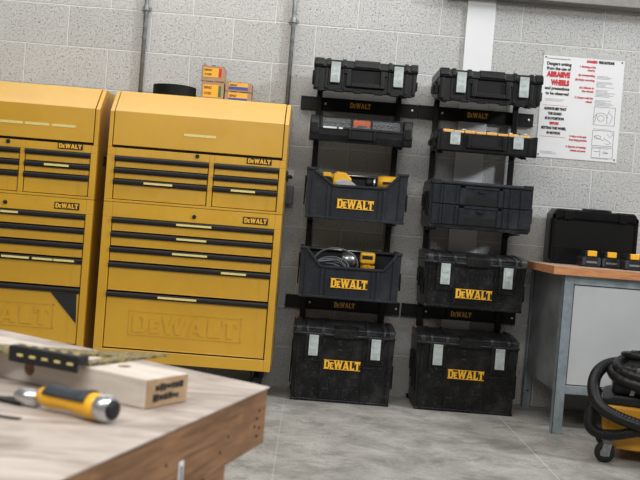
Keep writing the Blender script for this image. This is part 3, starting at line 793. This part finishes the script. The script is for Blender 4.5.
def battery(loc, label, rz=0):
    t = thing('battery_pack', label, 'battery', loc, rz, group='battery packs on the steel bench')
    MB().prism([(-.046, .004), (-.040, 0), (.040, 0), (.046, .004), (.048, .04), (.040, .052), (-.040, .052), (-.048, .04)], 0, .11).build('housing', 'rubber', t, bevel=.004)
    MB().prism([(-.034, .0525), (.034, .0525), (.030, .082), (-.030, .082)], .006, .09).build('rail_block', 'rubber', t, bevel=.003)
    MB().box(-.022, .024, -.004, .012, .055, .083).build('release_button', 'yellow', t, bevel=.003)
    MB().box(-.025, .03, -.001, 0, .020, .030).build('print_stripe', 'galv', t)
    for a_ in (-.047, .030): MB().box(a_, a_ + .017, -.003, 0, .010, .045).build('corner_pad', 'grip', t, bevel=.002)
    return t
battery((1.265, -.41, .8036), 'black battery pack with yellow button, leftmost of the three on bench')
battery((1.366, -.41, .8036), 'black battery pack with yellow button, middle of the three on bench')
battery((1.462, -.47, .8036), 'black battery pack with yellow button, nearest the right picture edge', .1)

# ------------------------------------------------------------------ dust extractor
t = thing('dust_extractor', 'yellow dust extractor with black hose coiled on top by the bench', 'vacuum', (1.132, -1.17, 0), math.radians(-18))
body = [(0.012, .085), (.07, .060), (.42, .060), (.46, .085), (.475, .245), (-.004, .245)]
MB().prism(body, 0, .36).build('tank', 'vacyellow', t, bevel=.012, seg=3)
MB().prism([(.03, .115), (.10, .100), (.20, .100), (.20, .175), (.12, .205), (.04, .205)], -.008, .004).box(.24, .40, -.008, .004, .10, .19).build('tank_rib', 'vacyellow', t, bevel=.006)
MB().prism([(-.004, .2455), (.47, .2455), (.47, .285), (.05, .285), (.005, .27)], .005, .36).build('collar', 'rubber', t, bevel=.006)
mh = MB().prism([(.03, .286), (.44, .286), (.42, .42), (.10, .42), (.045, .395)], .03, .33).build('motor_head', 'hose', t, bevel=.02, seg=3)
MB().prism([(.105, .29), (.125, .29), (.150, .41), (.130, .41)], .02, .034).build('head_trim', 'galv', mh, bevel=.002)
MB().box(.16, .24, .012, .034, .300, .352).build('socket_panel', 'rubber', mh, bevel=.004)
MB().box(.205, .235, .008, .014, .312, .332).build('orange_socket', 'orangeclip', mh)
for (cx, cy) in ((.025, -.005), (.43, -.005), (.025, .33), (.43, .33)):
    c = MB().prism([(cx - .016, .03), (cx + .02, .03), (cx + .03, .09), (cx - .005, .09)], cy - .028, cy - .022).prism([(cx - .016, .03), (cx + .02, .03), (cx + .03, .09), (cx - .005, .09)], cy + .022, cy + .028).box(cx - .01, cx + .032, cy - .028, cy + .028, .085, .098).build('caster', 'galv', t, bevel=.001)
    MB().lathe([(.030, -.018), (.042, -.013), (.042, .013), (.030, .018)], 24, (cx - .0, cy, .0425), 'y').build('wheel', 'rubber', c)
    MB().lathe([(.012, -.021), (.018, -.019), (.018, .019), (.012, .021)], 16, (cx - .0, cy, .0425), 'y').build('wheel_hub', 'galv', c)
# hose: spiral lying over the head, one turn hanging down the left flank and front
hp = []
def seg_(pts, n):
    """Catmull-Rom through control points"""
    P_ = [Vector(p) for p in pts]; o = []
    for i in range(1, len(P_) - 2):
        for k in range(n):
            u = k / n; a, b, c, d = P_[i - 1:i + 3]
            o.append(.5 * ((2 * b) + (-a + c) * u + (2 * a - 5 * b + 4 * c - d) * u * u + (-a + 3 * b - 3 * c + d) * u ** 3))
    return o
ctrl = [(.245 + (.215 - .02 * (k // 10)) * math.cos(2 * PI * k / 10 + 1.2), .13 + (.19 - .02 * (k // 10)) * math.sin(2 * PI * k / 10 + 1.2),
         .372 + .030 * (k // 10) + .036 * math.sin(2 * PI * k / 10 + 1.2)) for k in range(20)]
pts = seg_(ctrl, 14)
rad = [.0225 + (.0012 if (i // 2) % 2 else 0) for i in range(len(pts))]
MB().tube(pts, rad, 14).build('hose_coil', 'hose', t, smooth=True)
ctrl = [(.22, .36, .40), (.10, .30, .40), (.01, .20, .39), (-.035, .09, .355), (-.040, .0, .295), (-.005, -.052, .240), (.08, -.075, .205), (.22, -.085, .18), (.36, -.085, .19), (.54, -.05, .24), (.56, .1, .28)]
pts = seg_(ctrl, 34)
rad = [.0255 + (.0015 if (i // 2) % 2 else 0) for i in range(len(pts))]
MB().tube(pts, rad, 14).build('hose', 'hose', t, smooth=True)
ctrl = [(-.02, .10, .36), (-.025, .05, .30), (-.045, .0, .20), (-.042, -.035, .150), (.0, -.055, .128), (.07, -.062, .135), (.15, -.060, .158), (.26, -.03, .17), (.3, .01, .17), (.32, .03, .17)]
pts = seg_(ctrl, 34); rad = [.0205 + (.0035 if (i // 2) % 2 else 0) for i in range(len(pts))]
MB().tube(pts, rad, 14).build('ribbed_hose', 'hose', t, smooth=True)
# thinner cable coils in the middle of the hose
for k in range(4):
    pts = [(.27 + (.20 - .035 * k) * math.cos(a), .12 + (.15 - .02 * k) * math.sin(a), .455 + .008 * k + .006 * math.sin(2 * a + k)) for a in [2 * PI * i / 40 for i in range(40)]]
    MB().tube(pts, .006 if k else .012, 8, closed=True).build('power_cord', 'hose', t, smooth=True)
MB().box(.165, .225, -.012, .02, .425, .442).build('rating_label', 'whitetrim', t, bevel=.002)
MB().box(.150, .172, -.012, .02, .402, .418).build('red_tag', 'printred', t, bevel=.002)

# ------------------------------------------------------------------ wooden bench in the foreground
TZ = .68
P0 = Vector((-.212, -3.757)); dA = Vector((-.513, .366)).normalized(); dB = Vector((-.163, -.53)).normalized()
P1 = P0 + dA * 1.5; P3 = P0 + dB * 1.22; P2 = P1 + dB * 1.22
t = thing('wooden_workbench', 'worn wooden workbench in the left foreground with chisel and plank', 'workbench', (0, 0, 0))
def inset(d):  # polygon moved inwards
    c = (P0 + P1 + P2 + P3) / 4
    return [tuple(p + (c - p).normalized() * d) for p in (P0, P1, P2, P3)]
MB().prism(inset(.0), TZ - .0015, TZ, 'z').build('bench_top', 'benchtop', t)
def board(a, b, z0, z1, th, inner):
    n = Vector((-(b - a).y, (b - a).x)).normalized() * th
    if n.dot(inner - a) < 0: n = -n
    return MB().prism([tuple(a), tuple(b), tuple(b + n), tuple(a + n)], z0, z1, 'z')
cen = (P0 + P1 + P2 + P3) / 4
ins = [Vector(p) for p in inset(.003)]
def wood_dir(name, ang, like):
    m = like.copy(); m.name = name
    for n in m.node_tree.nodes:
        if n.type == 'MAPPING' and n.inputs['Scale'].default_value[2] > 2:
            n.inputs['Rotation'].default_value[2] = ang
    return m
M['apronB'] = M['benchside']
for k in range(4):
    a, b = ins[k], ins[(k + 1) % 4]
    board(a, b, TZ - .083, TZ - .0017, .035, cen).build('apron', 'benchside', t, bevel=.002)
for p in ins:
    q = p + (cen - p).normalized() * .085
    if p == ins[0]: q = p + dB * .141 + dA * .002
    ax, ay = dA, dB
    c4 = [q, q + dA * .07 * (1 if (cen - p).dot(dA) > 0 else -1), None, q + dB * .07 * (1 if (cen - p).dot(dB) > 0 else -1)]
    c4[2] = c4[1] + c4[3] - q
    MB().prism([tuple(v) for v in c4], 0, TZ - (.0832 if p == ins[0] else .0040), 'z').build('leg', 'benchside', t, bevel=.003)
# nail holes in the apron end and the little paper tag
nB = Vector((-dB.y, dB.x)); nB = -nB if nB.dot(cen - P0) > 0 else nB
mb = MB()
for s, z in ((.030, -.030), (.038, -.040), (.026, -.055), (.046, -.050), (.034, -.066), (.145, -.045), (.17, -.060), (.33, -.04)):
    p = Vector(ins[0]) + dB * s; mb.cyl((p.x + nB.x * .0008, p.y + nB.y * .0008, TZ + z), (p.x - nB.x * .002, p.y - nB.y * .002, TZ + z), .0022, 10)
mb.build('nail_hole', 'dark', t)
p = Vector(ins[0]) + dB * .284
q = p + dB * .012
tg = MB().prism([tuple(p + nB * .0002), tuple(q + nB * .0002), tuple(q + nB * .001), tuple(p + nB * .001)], TZ - .074, TZ - .044, 'z').build('paper_tag', 'whitetrim', t)
p2 = p + dB * .004; q2 = p + dB * .008
MB().prism([tuple(p2 + nB * .001), tuple(q2 + nB * .001), tuple(q2 + nB * .0014), tuple(p2 + nB * .0014)], TZ - .070, TZ - .050, 'z').build('tag_print', 'printblack', tg)

# plank
def local_frame(origin, xdir, z):
    e = Vector((xdir.x, xdir.y, 0)).normalized()
    return math.atan2(e.y, e.x)
pd = Vector((-.851, .525)).normalized(); pn = Vector((.525, .851)).normalized()
A = Vector((-.357, -3.978))
t = thing('timber_plank', 'pale timber plank with brown stamped end lying on the wooden bench', 'plank', (A.x, A.y, TZ + .0003), math.atan2(pd.y, pd.x))
# local: x along the plank, y to the right-hand side (negative), so use -y for the width
MB().box(0, .52, -.081, 0, 0, .0375).build('timber', 'plank', t, bevel=.002)
e = MB().box(-.0012, 0.0004, -.0795, -.0015, .0015, .036).build('end_face', 'endgrain', t)
mb = MB()
random.seed(11)
for k, (z, y0, y1) in enumerate(((.025, -.070, -.020), (.0125, -.062, -.014))):
    y = y0
    while y < y1:
        w = .004 + random.random() * .006
        mb.box(-.0019, -.0012, y, y + w, z - .002 - random.random() * .003, z + .002 + random.random() * .003)
        y += w + .0015
mb.build('stamp_mark', 'printblack', e)
MB().lathe([(.0095, 0), (.008, .0006)], 16, (.078, -.045, .0373), 'z').build('knot', 'benchside', t)

MB().lathe([(.010, 0), (.008, .0007)], 16, (.205, .0, .020), 'y').build('knot', 'benchside', t)
o = tag(MB().box(0, .05, -.004, .004, 0, .0015).build('metal_strip', 'rubber', bevel=.0004), 'short dark flat strip lying on the wooden bench at its left, below the chisel', 'strip')
o.location = (-.527, -4.066, TZ + .0002); o.rotation_euler[2] = math.radians(-12)

# set square lying on the plank
sq = thing('set_square', 'black and yellow triangular set square lying on the plank', 'set square', (0, 0, 0))
z0 = TZ + .0385
tri = [(-.440, -3.922), (-.357, -3.790), (-.470, -3.812), (-.640, -3.822), (-.655, -3.868), (-.560, -3.874)]
# frame with an opening close to the fence end
out_ = [Vector(p) for p in tri]
hole = [Vector(p) for p in ((-.446, -3.893), (-.424, -3.848), (-.448, -3.838), (-.505, -3.862))]
bm_ = MB()
def ring(bm, outer, inner, za, zb):
    # outer polygon triangulated around an inner opening by bmesh's own fill
    def L(poly, z): return [bm.verts.new((p.x, p.y, z)) for p in poly]
    for z in (za, zb):
        o, i = L(outer, z), L(inner, z)
        ed = [bm.edges.new((o[k], o[(k + 1) % len(o)])) for k in range(len(o))] + [bm.edges.new((i[k], i[(k + 1) % len(i)])) for k in range(len(i))]
        bmesh.ops.triangle_fill(bm, edges=ed, use_beauty=True)
        if z == za: o0, i0 = o, i
    for a, b in ((o0, o), (i0, i)):
        for k in range(len(a)): bm.faces.new((a[k], a[(k + 1) % len(a)], b[(k + 1) % len(a)], b[k]))
ring(bm_.bm, out_, hole, z0, z0 + .0035)
bm_.build('plate', 'square', sq)
fa, fb = Vector((-.548, -3.884)), Vector((-.444, -3.937))
fd = (fb - fa).normalized(); fn = Vector((fd.y, -fd.x))
def bar(a, b, w0, w1): return [tuple(a + fn * w0), tuple(b + fn * w0), tuple(b + fn * w1), tuple(a + fn * w1)]
MB().prism(bar(fa, fb, -.010, .010), z0 + .0036, z0 + .0155, 'z').prism(bar(fa, fb, .0085, .0125), z0 - .006, z0 + .0155, 'z').build('fence', 'rubber', sq, bevel=.0022, seg=3)
mb = MB()
for k in range(5):
    a = fa + fd * (.018 + k * .020); mb.prism(bar(a, a + fd * .009, -.003, .001), z0 + .0154, z0 + .0159, 'z')
for k in range(5):
    a = fa + fd * (.016 + k * .021); mb.prism(bar(a, a + fd * .010, .0124, .0129), z0 + .003, z0 + .006, 'z')
mb.build('scale_mark', 'stick', sq)

# chisel
ca, cb = Vector((-.521, -3.989, TZ + .008)), Vector((-.381, -4.066, TZ + .018))
t = thing('wood_chisel', 'wood chisel with yellow and black handle lying on the wooden bench', 'chisel', (ca.x + .001, ca.y + .000, TZ + .0166), math.atan2((cb - ca).y, (cb - ca).x))
L = (Vector((cb.x, cb.y)) - Vector((ca.x, ca.y))).length + .006
MB().prism([(-.02, -.004), (-.004, -.010), (.030, -.010), (.030, .010), (-.004, .010)], -.0155, -.0120, 'z').build('blade', 'rubber', t, bevel=.0006)
MB().lathe([(.006, .014), (.0095, .019), (.0105, .030), (.0100, .048)], 20, (0, 0, -.0065), 'x').build('shank', 'silver', t, smooth=True)
mb = MB().lathe([(.009, .054), (.0115, .060), (.0130, .070), (.0115, .086), (.0112, .102), (.0135, .120), (.0155, .136), (.0150, .146)], 24, (0, 0, 0), 'x')
mb.build('handle', 'yellow', t, smooth=True)
prof = [(.0126, .066), (.0138, .072), (.0125, .086), (.0122, .102), (.0145, .120), (.0162, .132)]
mb = MB(); rings = []
for r, x in prof:
    rings.append([mb.bm.verts.new((x, r * math.cos(a), r * math.sin(a))) for a in [math.radians(-5 + 15 * k) for k in range(12)]])
for R1, R2 in zip(rings, rings[1:]):
    for k in range(11): mb.bm.faces.new((R1[k], R1[k + 1], R2[k + 1], R2[k]))
o = mb.build('grip_overlay', 'grip', t, smooth=True)
sd = o.modifiers.new('solid', 'SOLIDIFY'); sd.thickness = .0018; sd.offset = -1
c = MB().lathe([(.0152, .144), (.0160, .147), (.0160, .156), (.0135, .161)], 24, (0, 0, 0), 'x').build('end_ring', 'silver', t, smooth=True)
MB().lathe([(.0110, .160), (.0110, .1645), (.008, .166)], 24, (0, 0, 0), 'x').build('strike_cap', 'rubber', t, smooth=True)

# ------------------------------------------------------------------ light
def area(name, loc, rot, sx, sy, e, col=(1, 1, 1)):
    l = bpy.data.lights.new(name, 'AREA'); l.shape = 'RECTANGLE'; l.size = sx; l.size_y = sy; l.energy = e; l.color = col
    o = bpy.data.objects.new(name, l); C.objects.link(o); o.location = loc; o.rotation_euler = rot; return o
area('ceiling_light_front', (-.2, -.95, 3.3), (0, 0, 0), 4.6, 1.5, 76, (1, .98, .94))
area('fill_light_near', (-.4, -5.4, 3.3), (math.radians(38), 0, 0), 4.5, 1.0, 160, (1, .98, .94))  # unseen fill added behind the camera to lighten the wall around the racks
# daylight from an open door beyond the right of the frame
area('daylight_door', (8.2, -4.9, 5.0), (0, 0, 0), 1.0, 1.0, 620, (.90, .95, 1))
o = bpy.data.objects['daylight_door']; o.rotation_euler = (Vector((.6, 0, 1.0)) - o.location).to_track_quat('-Z', 'Y').to_euler()
w = bpy.data.worlds.new('world'); bpy.context.scene.world = w; w.use_nodes = True
w.node_tree.nodes['Background'].inputs[0].default_value = (1, .95, .87, 1)
w.node_tree.nodes['Background'].inputs[1].default_value = .18

# ------------------------------------------------------------------ camera
f, yaw, pit, rol, cx, cz, D = 929.969, .011404, .020560, .079653, -.171475, .928201, 5.115186
F = Vector((math.sin(yaw) * math.cos(pit), math.cos(yaw) * math.cos(pit), -math.sin(pit)))
R = Vector((math.cos(yaw), -math.sin(yaw), 0)); U = R.cross(F)
X = R * math.cos(rol) + U * math.sin(rol); Y = -R * math.sin(rol) + U * math.cos(rol)
cam = bpy.data.cameras.new('camera'); co = bpy.data.objects.new('camera', cam); C.objects.link(co)
m = Matrix((X, Y, -F)).transposed().to_4x4(); m.translation = Vector((cx, -D, cz)); co.matrix_world = m
cam.sensor_width = 36; cam.lens = f * 36 / 640; cam.clip_start = .02
cam.dof.use_dof = True; cam.dof.focus_distance = 4.8; cam.dof.aperture_fstop = 9.5
sc = bpy.context.scene; sc.camera = co
sc.view_settings.view_transform = 'Standard'; sc.view_settings.look = 'None'; sc.view_settings.gamma = 1
sc.view_settings.exposure = -.12; sc.view_settings.use_curve_mapping = False
